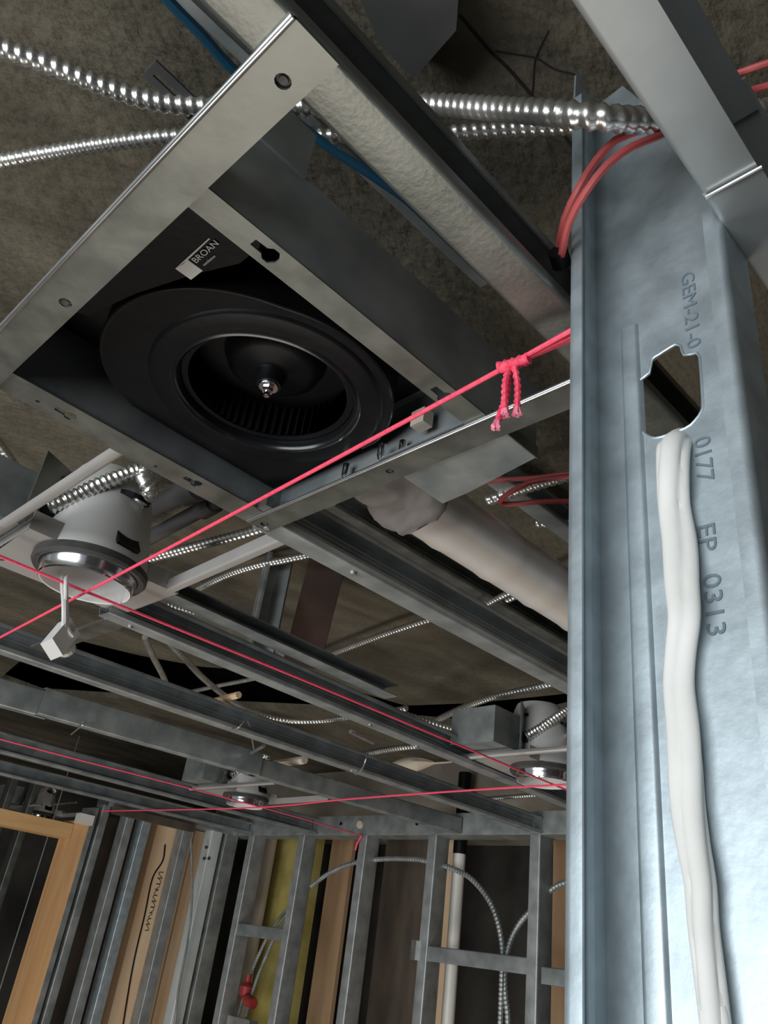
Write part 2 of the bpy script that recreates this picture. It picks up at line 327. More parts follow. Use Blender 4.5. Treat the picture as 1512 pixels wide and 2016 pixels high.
b = MB(); b.tube([(.747, .192, .9615), (.747, .268, .9615)], .003, 8); b.build('lap_edge', M['galv_bright'], hd)
# ------------------------------------------------------------------ ceiling joists
joist('ceiling_joist', 'nearest steel joist, passing above the fan from the track corner to the near stud', (-1.4, .628), (4.6, .628), 1.0, .108, m='galv_knurled')
joist('ceiling_joist', 'deep ribbed steel joist running right from the lower corner of the fan', (1.04, 1.70), (5.43, 1.69), 1.0, .128, ribs=True, m='galv_mid', holes=((.02, .045), (.35, .05)))
joist('ceiling_joist', 'steel joist running right from under the big recessed light', (1.16, 2.83), (5.43, 3.02), 1.0, .125, ribs=True, m='galv_mid', holes=((.12, .04), (1.5, .05), (1.9, .02)))
joist('ceiling_joist', 'track lying over the joist that starts at the big recessed light, ending half way', (1.2, 2.745), (2.68, 2.80), 1.13, .06, fl=.10, lip=0, m='galv_dull')
joist('ceiling_joist', 'long steel joist just beyond the hanging white lamp connector', (-1.0, 3.79), (5.42, 3.80), 1.0, .125, ribs=True, m='galv_mid', holes=((1.9, .05), (4.4, .05)))
joist('ceiling_joist', 'dark joist with its flat web towards us, third row beyond the fan', (1.78, 4.74), (3.35, 4.63), 1.0, .16, opens='+', m='galv_dull')
joist('ceiling_joist', 'dark joist carrying on from the lapped dark joist to the far plate', (3.30, 4.66), (5.42, 4.52), 1.0, .13, opens='+', m='galv_dull')
joist('ceiling_joist', 'dull steel joist lapped behind the dark joist at the left edge', (-.5, 5.05), (1.86, 4.78), 1.0, .15, opens='+', m='galv_dull')
joist('ceiling_joist', 'dull joist above the farthest pink string', (-.8, 6.50), (5.42, 6.45), 1.0, .15, ribs=True, m='galv_dull', holes=((2.6, .04), (3.0, .04)))
joist('ceiling_joist', 'last dull joist against the left stud wall', (-.8, 7.72), (5.42, 7.50), 1.0, .12, m='galv_dull')
# cross tracks
T0 = angle_piece('cross_track', 'broad galvanized angle along the upper left side of the fan', (.222, 1.70), (.222, .545), 1.0 - .006, -.078, .07, holes=((.42, -.052, .0125), (1.08, -.045, .012)))
T1 = angle_piece('cross_track', 'galvanized angle under the lower right side of the fan, ending behind the near stud', (1.005, 1.67), (1.005, .55), .994, -.070, .06, holes=((.03, -.035, .012), (.51, -.035, .010)))
angle_piece('cross_track', 'short tan lit track between two joists behind the lamp connector', (1.19, 3.50), (1.19, 2.83), 1.0, -.085, .05)
# far plate
b = MB(); b.strip([(5.45, 1.17), (5.45, 1.0), (5.69, 1.0), (5.69, 1.17)], lambda a, b_, t: (a, t, b_), 0.6, 7.80, -TH)
tp = one(b, 'top_plate', M['galv_dull'], 'long steel top track over the far stud wall', 'track')
for y, z in ((6.05, 1.10), (5.05, 1.09), (3.25, 1.10), (3.24, 1.05)):
    b = MB(); b.lathe((5.445, y, z), [(.001, -.008), (.016, -.005), (.018, .005)], 10, 'x'); b.build('screw', M['black'], tp)
b = MB(); b.lathe((5.44, 5.78, 1.09), [(.001, -.01), (.035, -.008), (.04, .01)], 12, 'x'); b.build('foam_spot', M['foam'], tp)
b = MB(); b.strip([(7.80, 1.14), (7.80, 1.0), (8.04, 1.0), (8.04, 1.14)], lambda a, b_, t: (t, a, b_), 3.9, 5.69, -TH)
one(b, 'top_plate', M['galv_dull'], 'dark steel top track over the left stud wall', 'track')

# ------------------------------------------------------------------ exhaust fan
fan = empty('exhaust_fan', (.66, 1.26, 1.0), 'black ceiling exhaust fan in an open galvanized housing', 'fan')
fx0, fx1, fy0, fy1, ft1 = .30, 1.02, .895, 1.605, 1.20
b = MB(); f3 = lambda a, b_, t: (a, b_, t)
b.box((fx0, fy0 - .04, 1.004), (1.19, fy0 - .034, ft1)); b.box((fx0, fy1, 1.004), (1.05, fy1 + .006, ft1)); b.box((fx0 - .006, fy0 - .04, 1.004), (fx0, fy1, ft1)); b.box((fx1 + .03, fy0 - .034, 1.004), (fx1 + .036, fy1, ft1))
b.box((fx0, fy0 - .034, ft1 - .006), (1.19, fy1, ft1))
b.box((fx0 + .0, fy0 - .046, ft1 - .01), (.46, fy0 - .040, 1.31))
b.build('housing', M['galv_dull'], fan, smooth=False)
b = MB()
def keyhole(cx, cy): return [(cx - .028, cy - .008), (cx - .004, cy - .009), (cx + .004, cy - .017), (cx + .016, cy - .017), (cx + .024, cy - .006), (cx + .024, cy + .006), (cx + .016, cy + .017), (cx + .004, cy + .017), (cx - .004, cy + .009), (cx - .028, cy + .008)]
b.plate([(.22, fy0 - .046), (1.04, fy0 - .046), (1.04, fy0 + .01), (.22, fy0 + .01)], [keyhole(.44, fy0 - .018), keyhole(.90, fy0 - .015)], f3, 1.0, 1.004)
b.build('mounting_flange', M['galv'], fan, smooth=False); b = MB()
b.plate([(.22, 1.597), (1.05, 1.597), (1.05, 1.683), (.22, 1.683)], [keyhole(.45, 1.64), circle(.385, 1.65, .006, 8), circle(.70, 1.655, .005, 8), keyhole(.80, 1.635)], f3, 1.0, 1.004)
b.build('mounting_flange', M['galv'], fan, smooth=False)
b = MB(); b.plate([(1.0, .853), (1.19, .853), (1.225, 1.08), (1.23, 1.16), (1.0, 1.16)], [], f3, 1.003, 1.008); b.build('outlet_plate', M['galv_dull'], fan, smooth=False)
b = MB(); b.strip([(.853, 1.0), (.853, 1.03)], lambda a, b_, t: (t, a, b_), 1.02, 1.19, .003); b.build('plate_edge', M['galv'], fan, smooth=False)
# blower scroll
cx, cy = .735, 1.272; scroll = []
for i in range(72):
    a = 2 * math.pi * i / 72
    d = math.cos(a - math.radians(146)); r = .286 + .082 * max(0, d) ** 1.3
    scroll.append((cx + r * math.cos(a), cy + r * math.sin(a)))
scroll = [(cx + .286 * math.cos(math.radians(a)) * (1 + .29 * max(0, math.cos(math.radians(a - 150))) ** 1.3), cy + .286 * math.sin(math.radians(a)) * (1 + .29 * max(0, math.cos(math.radians(a - 150))) ** 1.3)) for a in range(118, 358, 4)] + [(1.008, 1.22), (1.008, 1.588), (.70, 1.588)]
scroll = [(min(max(x_, fx0 + .03), fx1 - .01), min(max(y_, fy0 + .012), fy1 - .015)) for x_, y_ in scroll]
inlet = circle(cx, cy, .205, 64)
b = MB(); b.plate(scroll, [inlet], f3, 1.075, 1.083)
b.rings([[(p[0], p[1], z) for p in [(cx + (q[0] - cx) * k, cy + (q[1] - cy) * k) for q in scroll]] for k, z in ((.985, 1.075), (1.0, 1.079), (1.008, 1.09), (1.008, 1.19))], False)
b.build('blower_scroll', M['black'], fan, angle=35)
b = MB(); b.tube([(p[0], p[1], 1.078) for p in scroll[:60]], .0045, 8, step=.02); b.build('scroll_rim', M['black_gloss'], fan)
b = MB()
b.lathe((cx, cy, 1.07), [(.268, .006), (.264, .0), (.258, -.002), (.232, -.003), (.215, -.004)], 96, closed=False)
b.build('inlet_plate', M['black'], fan)
b = MB(); b.lathe((cx, cy, 1.07), [(.217, -.004), (.212, -.008), (.205, -.009), (.200, -.004), (.198, .006), (.200, .03)], 96, closed=False)
b.build('inlet_ring', M['black_gloss'], fan)
b = MB()
for i in range(60):
    a = 2 * math.pi * i / 60; c, s_ = math.cos(a), math.sin(a); r0, r1 = .180, .196; q = a + .07
    pts = [(cx + r0 * c, cy + r0 * s_), (cx + r1 * math.cos(q), cy + r1 * math.sin(q)), (cx + (r1 + .002) * math.cos(q + .012), cy + (r1 + .002) * math.sin(q + .012)), (cx + (r0 + .002) * math.cos(a + .014), cy + (r0 + .002) * math.sin(a + .014))]
    b.prism(pts, f3, 1.095, 1.185)
b.lathe((cx, cy, 1.088), [(.182, .004), (.182, 0), (.197, 0), (.197, .004)], 60, closed=False)
b.build('impeller', M['black'], fan, smooth=False)
b = MB(); b.lathe((cx, cy, 1.10), [(.196, .086), (.125, .085), (.118, .080), (.108, .055), (.085, .042), (.04, .036), (.034, .03), (.028, .0), (.001, .0)], 48, closed=False); b.build('hub', M['black'], fan)
b = MB(); b.lathe((cx, cy, 1.083), [(.001, .012), (.022, .012), (.024, .015), (.024, .019), (.001, .02)], 24)
b.lathe((cx, cy, 1.083), [(.001, -.001), (.013, .0), (.014, .013)], 6); b.lathe((cx, cy, 1.07), [(.001, 0), (.007, .001), (.007, .02)], 12)
b.build('shaft_nut', M['chrome'], fan)
b = MB(); b.prism([(.303, .898), (.43, .898), (.452, .93), (.452, .99), (.415, 1.08), (.37, 1.22), (.34, 1.36), (.303, 1.38)], f3, 1.060, 1.074); b.box((fx0 + .002, fy0 + .002, 1.182), (fx1, fy1 - .002, 1.19)); b.build('cover_and_shade_sheet', M['black'], fan, smooth=False)  # wiring cover, plus a black roof sheet adding the housing's inner shade
lp = U(.34, 1.09, 1.0575)
b = MB(); b.quadbox([(.347, 1.045, 1.0575), (.375, 1.075, 1.0575), (.411, 1.042, 1.0575), (.383, 1.013, 1.0575)] + [(.347, 1.045, 1.06), (.375, 1.075, 1.06), (.411, 1.042, 1.06), (.383, 1.013, 1.06)])
fan_label = MB()
qa = [Z(345, 529, 1.058), Z(376, 551, 1.058), Z(399, 533, 1.058), Z(370, 512, 1.058)]
fan_label.quadbox(qa + [q + Vector((0, 0, .003)) for q in qa])
qa = [Z(362, 519, 1.058), Z(414, 470, 1.058), Z(411, 469, 1.058), Z(345, 529, 1.058)]
fan_label.quadbox(qa + [q + Vector((0, 0, .003)) for q in qa])
fan_label.build('rating_label', M['label_white'], fan, smooth=False)
o0 = Z(382, 520, 1.0565); o1 = Z(414, 493, 1.0565); rx = (o1 - o0).normalized(); rz = Vector((0, 0, -1)); ry = rz.cross(rx)
text('brand_text', 'BROAN', M['label_white'], fan, U(*Z(386, 519, 1.057)), .0066, rx, ry, rz, .0001, 1.25)
text('brand_text', 'ventilation', M['label_white'], fan, U(*Z(402, 524, 1.057)), .0028, rx, ry, rz, .0001, 1.2)
b = MB(); q = Z(833, 828, 1.08); b.box((q.x - .02, q.y - .02, 1.06), (q.x + .012, q.y + .02, 1.10)); b.build('wire_plug', M['pvc_tan'], fan, smooth=False)
for px, py in ((750, 897), (680, 935), (934, 818), (792, 890)):
    q = Z(px, py, 1.03); b = MB(); b.lathe((q.x, q.y, 1.03), [(.001, -.012), (.007, -.01), (.010, 0), (.010, .03)], 12); b.build('screw', M['chrome'], fan)
b = MB(); b.box((.98, 1.56, 1.0), (1.0, 1.60, 1.03)); b.build('bent_tab', M['galv'], fan, smooth=False)
# round duct and mastic
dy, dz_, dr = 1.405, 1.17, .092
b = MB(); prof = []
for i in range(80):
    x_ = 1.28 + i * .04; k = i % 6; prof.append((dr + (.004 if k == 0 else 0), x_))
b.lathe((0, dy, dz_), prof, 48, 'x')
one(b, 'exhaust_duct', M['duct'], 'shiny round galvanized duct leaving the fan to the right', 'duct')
b = MB(); C = []
for i in range(26):
    x_ = 1.065 + i * .0105; e = min(1, i / 4, (25 - i) / 3 + .35); R = []
    for k in range(48):
        a = 2 * math.pi * k / 48; n_ = noise.noise(Vector((x_ * 9, math.cos(a) * 1.6, math.sin(a) * 1.6)))
        r = .138 + .026 * n_ + .008 * noise.noise(Vector((x_ * 40, math.cos(a) * 7, math.sin(a) * 7))) + .012 * e; yy = dy - .06 + r * math.cos(a) * .95 - (.03 if i < 14 else .03 * (25 - i) / 11)
        R.append((x_ + (.035 * noise.noise(Vector((math.cos(a) * 2, math.sin(a) * 2, 3))) if i > 20 else 0), yy, max(dz_ + r * math.sin(a), 1.012)))
    C.append(R)
b.rings(C); one(b, 'duct_sealant', M['mastic'], 'lumpy grey sealant wrapped round the joint of fan and duct', 'sealant')
# upper channels near the duct
joist('ceiling_joist', 'thin bright channel running beside the lower edge of the shiny duct', (1.75, 2.36), (6.2, 2.32), 1.62, .10, m='galv', lip=.02)
joist('ceiling_joist', 'upper channel behind the blue tube, nearest to the slab', (-1.2, 1.06), (1.15, 1.03), 1.60, .06, fl=.03, m='galv_dull', lip=0)
joist('ceiling_joist', 'dull channel high beside the top of the shiny duct', (1.9, 1.62), (6.0, 1.60), 1.60, .10, m='galv_dull', lip=.02)

# ------------------------------------------------------------------ recessed lights
def copy_tree(o, d, parent=None):
    c = o.copy(); COL.objects.link(c)
    if parent: c.parent = parent
    else: c.location = o.location + d
    for ch in list(o.children):
        copy_tree(ch, d, c)
    return c
def make_light():
    L = empty('recessed_light', (.97, 2.50, .94), 'nearest recessed light with white dome, metal pan and dangling lamp connector', 'ceiling light', 'recessed lights')
    cx, cy = .938, 2.475; DX, DY = -.02, .13
    b = MB(); b.plate([(.68, 2.40), (1.235, 2.40), (1.235, 2.80), (.70, 2.80)], [circle(cx, cy, .168, 40), circle(.735, 2.74, .012, 8)], f3, 1.03, 1.034)
    b.strip([(2.40, 1.03), (2.40, 1.095)], lambda a, b_, t: (t, a, b_), .68, 1.235, .004)
    b.strip([(.68, 1.03), (.68, 1.07)], lambda a, b_, t: (a, t, b_), 2.40, 2.80, -.004); b.strip([(1.235, 1.03), (1.235, 1.07)], lambda a, b_, t: (a, t, b_), 2.40, 2.80, .004)
    pan = b.build('mounting_pan', M['pan'], L, smooth=False)
    b = MB(); b.lathe((cx, cy, 1.0), [(.160, .028), (.164, .0), (.184, -.004), (.191, .006), (.189, .028)], 56, closed=False); b.build('gasket', M['gasket'], L)
    b = MB(); b.lathe((cx, cy, .955), [(.150, .0), (.154, .004), (.156, .03), (.160, .036), (.160, .08)], 64, closed=False); b.build('trim_collar', M['chrome'], L)
    b = MB(); b.lathe((cx, cy, .955), [(.150, .0), (.146, .003), (.142, .10), (.138, .22), (.10, .30), (.04, .32), (.001, .32)], 64, closed=False); b.build('inner_reflector', M['white'], L)
    b = MB(); b.lathe((cx, cy, 1.034), [(.182, 0), (.178, .08), (.160, .22), (.145, .31), (.125, .35), (.001, .355)], 56, closed=False); b.v = [Vector((v.x + DX * (v.z - U(0, 0, 1.034).z), v.y + DY * (v.z - U(0, 0, 1.034).z), v.z)) for v in b.v]; dome = b.build('dome_housing', M['white_dome'], L)
    # window and cable opening on the dome
    def patch(px, py, w, h, name, m, zz, rnd):
        b = MB(); q = ray(px, py); q = q * (1.0 / q.length)
        best = None
        for s_ in range(150, 400):
            p = q * (s_ / 100.0 * 1.0); hh = p.z - 1.034
            if hh < 0 or hh > .35: continue
            prof = [(0, .182), (.08, .178), (.22, .160), (.31, .145), (.35, .125)]
            rr = next((prof[i][1] + (prof[i + 1][1] - prof[i][1]) * (hh - prof[i][0]) / (prof[i + 1][0] - prof[i][0]) for i in range(4) if hh <= prof[i + 1][0]), .13)
            if math.hypot(p.x - cx - DX * hh, p.y - cy - DY * hh) <= rr: best = p; break
        if best is None: return None
        nrm = Vector((best.x - cx - DX * .2, best.y - cy - DY * .2, .13 if not rnd else .5)).normalized(); side = Vector((0, 0, 1)).cross(nrm).normalized(); upv = nrm.cross(side)
        c = best + nrm * (.012 if rnd else .007)
        pts = circle(0, 0, w, 20, h) if rnd else [(-w, -h), (w, -h), (w, h), (-w, h)]
        b.prism(pts, lambda a, b_, t: c + side * a + upv * b_ + nrm * t, -.012, .003); b.build(name, m, dome, smooth=False); return c
    patch(250, 1066, .043, .034, 'vent_window', M['black'], 1.2, False)
    ch = patch(264, 985, .055, .055, 'cable_opening', M['black'], 1.35, True) or Vector((1.05, 2.34, 1.36))
    # junction box
    b = MB(); b.box((.50, 2.50, 1.075), (.78, 2.80, 1.27)); jb = b.build('junction_box', M['galv_dull'], L, smooth=False)
    b = MB(); b.quadbox([(.66, 2.44, 1.075), (.83, 2.53, 1.075), (.83, 2.54, 1.075), (.66, 2.45, 1.075), (.66, 2.44, 1.33), (.83, 2.53, 1.33), (.83, 2.54, 1.33), (.66, 2.45, 1.33)])
    b.build('box_cover', M['galv'], jb, smooth=False)
    for px, py, r in ((129, 945, .011), (98, 1013, .026)):
        pass
    b = MB(); q = Z(98, 1014, 1.14); b.lathe((.735, 2.476, 1.155), [(.001, -.012), (.030, -.012), (.030, .012)], 20, 'y'); b.build('knockout', M['black'], jb); b = MB(); b.lathe((.765, 2.49, 1.29), [(.001, -.012), (.010, -.012), (.010, .012)], 14, 'y'); b.build('knockout', M['black'], jb)
    b = MB(); A = Vector((.735, 2.465, 1.155))
    b.flex([A, A + Vector((.05, -.05, .05)), Vector((.84, 2.36, 1.27)), Vector((.93, 2.30, 1.35)), ch + Vector((-.015, -.06, .04)), ch + Vector((.022, -.05, .015)), ch + Vector((.008, -.01, -.02))], .0255, .019, 12)
    b.build('conduit', M['flex'], L)
    # clips, nub
    for xx in (.80, 1.0, 1.03, 1.18):
        b = MB(); b.box((xx, 2.385, 1.045), (xx + .045, 2.396, 1.088)); b.build('spring_clip', M['white'] if xx in (.80, 1.0) else M['galv_bright'], pan, smooth=False)
    # bar hangers
    b = MB(); b.strip([(.605, 1.035), (.615, 1.025), (.635, 1.025), (.645, 1.035), (.645, 1.055), (.635, 1.06)], lambda a, b_, t: (a, t, b_), 1.705, 2.84, .004)
    b.build('bar_hanger', M['pan'], L)
    b = MB(); b.strip([(1.215, 1.030), (1.190, 1.028), (1.188, 1.066)], lambda a, b_, t: (a - .03 * (2.4 - min(t, 2.4)) / .7, t, b_), 1.705, 2.405, .004, .003)
    b.build('bar_hanger', M['pan'], L)
    return L, cx, cy
L1, lcx, lcy = make_light()
# the lamp connector belongs to the near light only
b = MB(); cpth = [Z(124, 1128, 1.02), Z(124, 1150, .95), Z(127, 1190, .86), Z(127, 1232, .80)]
b.tube(cpth, .010, 8); b.tube([cpth[0] + Vector((.02, 0, 0)), Z(130, 1145, .93), Z(131, 1195, .86), Z(134, 1236, .80), Z(144, 1252, .785)], .007, 8)
wire = b.build('pigtail', M['white'], L1)
c = Z(119, 1258, .775); d1 = (Z(135, 1245, .775) - Z(98, 1262, .775)); d2 = (Z(136, 1280, .76) - Z(112, 1240, .79)).normalized(); d1.normalize()
b = MB(); nn = d1.cross(d2).normalized(); pp = [c + d1 * a + d2 * e + nn * g for g in (-.045, .045) for a, e in ((-.05, -.045), (.05, -.045), (.05, .045), (-.05, .045))]
b.quadbox(pp); b.tube([c + d2 * .045, c + d2 * .06], .03, 14); b.build('lamp_connector', M['white'], wire, smooth=False)
lights = [((2.83, .10), 'recessed light beside the near stud, its junction box facing us'), ((3.05, 3.16), 'far recessed light glowing pink beside the crossing strings'), ((3.25, 7.6), 'small bright recessed light beyond the wooden door header')]
for (dx, dy2), lab in lights:
    c_ = copy_tree(L1, Vector((dx * S, dy2 * S, 0))); c_['label'] = lab
    for ch in list(c_.children):
        if ch.name.startswith('pigtail'):
            for g in list(ch.children): bpy.data.objects.remove(g)
            bpy.data.objects.remove(ch)

# ------------------------------------------------------------------ strings
def string(name, label, pts, r=.0052, group='pink layout strings'):
    b = MB(); b.tube(pts, r, 8, step=.08) if len(pts) > 2 else b.tube(pts, r, 8); return one(b, name, M['string'], label, 'string', group)
zS = .935
sA = string('layout_string', 'bright pink string tied round the near stud and crossing under the fan', [Z(1135, 645, .94), Z(910, 769, zS), Z(400, 1043, zS), Z(0, 1255, zS), (1.22, 7.79, zS)], .0048)
b = MB(); b.tube([Z(1135, 656, .945), Z(1010, 717, zS + .001)], .0048, 8); b.tube([Z(1128, 666, .95), Z(1012, 716, zS)], .0048, 8); b.tube([Z(1140, 645, .94), (.90, .522, .945), (.905, .46, .95), (.905, .37, .95)], .0048, 8)
b.build('wrap', M['string'], sA)
k0 = Z(1012, 716, zS); b = MB()
b.tube([k0 + Vector((-.006, .030, .001)), k0, k0 + Vector((.004, -.03, 0))], .0105, 10, step=.006, pitch=.014, amp=.2); b.build('knot', M['string'], sA)
for (ax, ay), (bx, by), wv in (((1000, 728), (979, 832), 3), ((1003, 722), (994, 806), -2), ((1012, 716), (1018, 804), 2)):
    A = Z(ax, ay, zS - .004); Bz = zS - .088 - (.022 if by > 820 else 0); B = Vector((A.x + (.004 if bx < 1000 else .018), A.y + .004, Bz))
    B = ray(bx, by); B = B * (A.y / B.y) if abs(B.y) > 1e-6 else A
    mid = (A + B) / 2 + Vector((.003 * wv, 0, .004))
    b = MB(); b.tube([A, mid, B], .0058, 8, step=.003, pitch=.013, amp=.22); tl = b.build('string_tail', M['string'], sA)
    b = MB(); dv = (B - mid).normalized()
    for k in range(4):
        a = k * 1.57 + wv; b.tube([B - dv * .006, B + dv * .014 + Vector((math.cos(a) * .006, math.sin(a) * .006, 0))], .0042, 6)
    b.build('frayed_end', M['string_end'], tl)
string('layout_string', 'pink string running under the nearest recessed light towards the light by the near stud', [(-1.2, 2.44, .946), Z(0, 1095, .946), Z(600, 1340, .946), Z(1110, 1553, .946), (5.44, 2.52, .946)])
string('layout_string', 'pink string running low across the far lights to the left wall', [(3.84, .9, .934), Z(1110, 1545, .934), Z(700, 1572, .934), Z(500, 1590, .934), Z(240, 1596, .934), (3.84, 7.79, .934)], .006)
sD = string('layout_string', 'faint pink string below the farthest joists ending at the far plate', [(-.8, 5.48, zS), Z(0, 1455, .947), Z(480, 1580, .947), Z(712, 1645, .96)])
b = MB(); q = X(712, 1645, 5.43); b.tube([q, q + Vector((-.01, .03, -.06)), q + Vector((-.01, .05, -.13))], .009, 6); b.build('string_tail', M['string'], sD)
# ------------------------------------------------------------------ flexible conduits
FG = 'flexible metal conduits above the frame'
def conduit(label, pts, r=.0185, z=1.5, pitch=None, n=10):
    P = [Z(p[0], p[1], p[2] if len(p) > 2 else z) for p in pts]
    b = MB(); b.flex(P, r, pitch, n); return one(b, 'flexible_conduit', M['flex'], label, 'conduit', FG)
conduit('upper of the two thick conduits crossing the top of the picture', [(-60, 62), (0, 92), (100, 128), (200, 168), (310, 200), (450, 212), (570, 212), (720, 203), (850, 205, 1.44), (960, 213, 1.33), (1100, 223, 1.20), (1180, 231, 1.17), (1240, 236, 1.19), (1360, 238, 1.26), (1450, 224, 1.33), (1600, 210, 1.4)], .0195, 1.5, .0235, 12)
conduit('lower of the two thick conduits crossing the top of the picture', [(-60, 330), (0, 318), (100, 300), (200, 284), (340, 268), (490, 264), (640, 266), (760, 262), (880, 262), (1000, 255, 1.55), (1120, 250, 1.58), (1180, 250, 1.6), (1300, 250, 1.6), (1460, 262, 1.6), (1600, 275, 1.6)], .0165, 1.52, .0205, 12)
conduit('conduit entering the junction box at the left edge', [(-60, 800), (0, 880), (25, 915), (45, 945, 1.36)], .022, 1.5, .026)
conduit('conduit from behind the nearest dome to the joist below the fan', [(200, 1120), (290, 1100), (400, 1072), (500, 1045), (600, 1010), (700, 960)], .021, 1.45, .026)
conduit('short conduit under the light hanger bar left of the rusty strap', [(380, 1165), (440, 1135), (500, 1115), (560, 1102), (640, 1085), (760, 1050)], .0185, 1.68, .022)
conduit('straight conduit crossing the bare slab in the middle', [(560, 1320), (620, 1300), (700, 1270), (770, 1244), (840, 1222), (960, 1190), (1000, 1180), (1100, 1130), (1250, 1080)], .0175, 1.66, .024)
conduit('conduit curving over the light beside the near stud', [(820, 1440), (860, 1418), (920, 1390), (980, 1370), (1060, 1352), (1180, 1320)], .0195, 1.45, .024)
conduit('sagging conduit looping between two joists left of centre', [(330, 1262), (365, 1298), (400, 1335), (450, 1375), (500, 1402), (560, 1418), (620, 1420), (690, 1412), (800, 1395)], .0165, 1.28, .024)
conduit('short steep conduit left of the sagging one', [(285, 1255), (300, 1290), (325, 1340), (332, 1370)], .0165, 1.35, .024)
conduit('thin conduit crossing behind the sagging one', [(300, 1385), (360, 1366), (430, 1350), (500, 1336), (600, 1310)], .0125, 1.42, .02)
conduit('thin conduit left of the rusty strap, partly behind the light', [(330, 1190), (390, 1208), (440, 1222), (480, 1240), (560, 1290)], .014, 1.5, .02)
conduit('conduit running into the junction box by the near stud', [(760, 1395, 1.32), (860, 1425, 1.30), (920, 1443, 1.28), (940, 1448, 1.26)], .017, 1.4, .024)
conduit('small conduit right of the junction box by the near stud', [(1068, 1470), (1090, 1460), (1115, 1448), (1150, 1430)], .014, 1.2, .02)
conduit('pale conduit with a capped end above the fourth joist', [(705, 1488), (740, 1480), (790, 1472), (870, 1465), (940, 1460)], .021, 1.35, .026)
conduit('thin conduit low in front of the far plate at right', [(930, 1575), (1000, 1569), (1060, 1565), (1150, 1560)], .015, 1.19, .022)
conduit('conduit tucked behind the red cable loop', [(960, 985), (1010, 968), (1060, 952), (1120, 935), (1200, 905)], .0225, 1.6, .03)
conduit('conduit end showing left of the near stud below the red loop', [(1055, 1030), (1090, 1030), (1130, 1028), (1200, 1020)], .019, 1.65, .026)
conduit('thin conduit crossing below the shiny duct', [(930, 1205), (960, 1188), (985, 1175), (1040, 1150)], .014, 1.55, .02)
# red cables
def cable(name, label, pts, r, m, cat, group=None, z=1.5):
    b = MB(); b.tube([Z(p[0], p[1], p[2] if len(p) > 2 else z) for p in pts], r, 8, step=.03); return one(b, name, M[m], label, cat, group)
RG = 'red cables above the frame'
cable('red_cable', 'red cable bending down beside the top of the near stud, inner strand', [(1099, 500, 1.09), (1112, 430, 1.095), (1140, 370, 1.11), (1172, 318, 1.16), (1212, 276, 1.19), (1270, 252, 1.22), (1350, 205, 1.36), (1430, 155, 1.5), (1470, 138, 1.5), (1560, 108, 1.5)], .0065, 'redwire', 'cable', RG)
cable('red_cable', 'red cable bending down beside the top of the near stud, outer strand', [(1105, 506, 1.065), (1120, 440, 1.07), (1152, 380, 1.085), (1195, 325, 1.12), (1245, 288, 1.15), (1295, 268, 1.19), (1380, 225, 1.33), (1450, 190, 1.46), (1490, 174, 1.5), (1580, 150, 1.5)], .0065, 'redwire', 'cable', RG)
b = MB(); b.tube([Z(1098, 494, 1.075), Z(1106, 522, 1.07)], .017, 12); one(b, 'cable_clamp', M['black'], 'small black clamp holding the two red cables beside the near stud', 'clamp')
cable('red_cable', 'looped red cable left of the near stud below the fan plate', [(1240, 925), (1120, 938), (1060, 946), (1030, 956), (1000, 972), (985, 988), (1000, 993), (1060, 988), (1120, 987), (1240, 990)], .0095, 'redwire', 'cable', RG, 1.45)
cable('red_cable', 'straighter red cable above the loop left of the near stud', [(905, 955), (950, 948), (1000, 944), (1060, 940), (1120, 932), (1240, 915)], .009, 'redwire', 'cable', RG, 1.52)
cable('blue_tube', 'dark blue tube running behind the nearest joist', [(250, -90), (330, 0), (400, 72), (455, 133), (540, 206), (640, 284), (740, 350), (812, 402), (880, 466), (960, 540)], .0105, 'blue', 'tube', None, 1.45)
# slotted strap and dark plate
b = MB(); s0, s1 = Z(292, 135, 1.5), Z(385, 222, 1.5); d = (s1 - s0).normalized(); s_ = Vector((-d.y, d.x, 0)); Lg = (s1 - s0).length
slot = [(Lg * .12, -.006), (Lg * .12, .006)] + [(Lg * .6, .006), (Lg * .6, -.006)]
b.plate([(0, -.026), (Lg + .2, -.026), (Lg + .2, .026), (0, .026)], [slot], lambda a, b_, t: s0 + d * a + s_ * b_ + Vector((0, 0, t)), 0, .006)
one(b, 'slotted_strap', M['iron'], 'dark slotted steel strap beside the upper thick conduit', 'strap', smooth=False)
b = MB(); pl = [Z(x, y, 1.66) for x, y in ((690, -40), (905, -40), (898, 60), (815, 155), (750, 90))]; b.prism([(q.x, q.y) for q in pl], f3, 1.66, 1.75)
one(b, 'anchor_plate', M['iron'], 'dark steel plate fixed to the slab at the top edge', 'plate', smooth=False)
# iron pipes beside the dome
for lab, a, c_, r in (('dark iron pipe stub right of the nearest dome, upper', (270, 1010), (400, 955), .045), ('dark iron pipe right of the nearest dome, lower', (200, 1110), (430, 985), .036)):
    A, B = Z(*a, 1.62), Z(*c_, 1.62); dv = (B - A).normalized(); b = MB(); b.tube([A, B], r, 16)
    o = one(b, 'iron_pipe', M['iron'], lab, 'pipe', 'iron pipes beside the nearest dome')
    b = MB(); b.tube([B - dv * .13, B - dv * .12, B - dv * .04, B - dv * .03], r * 1.35, 16); b.build('coupling', M['iron'], o)
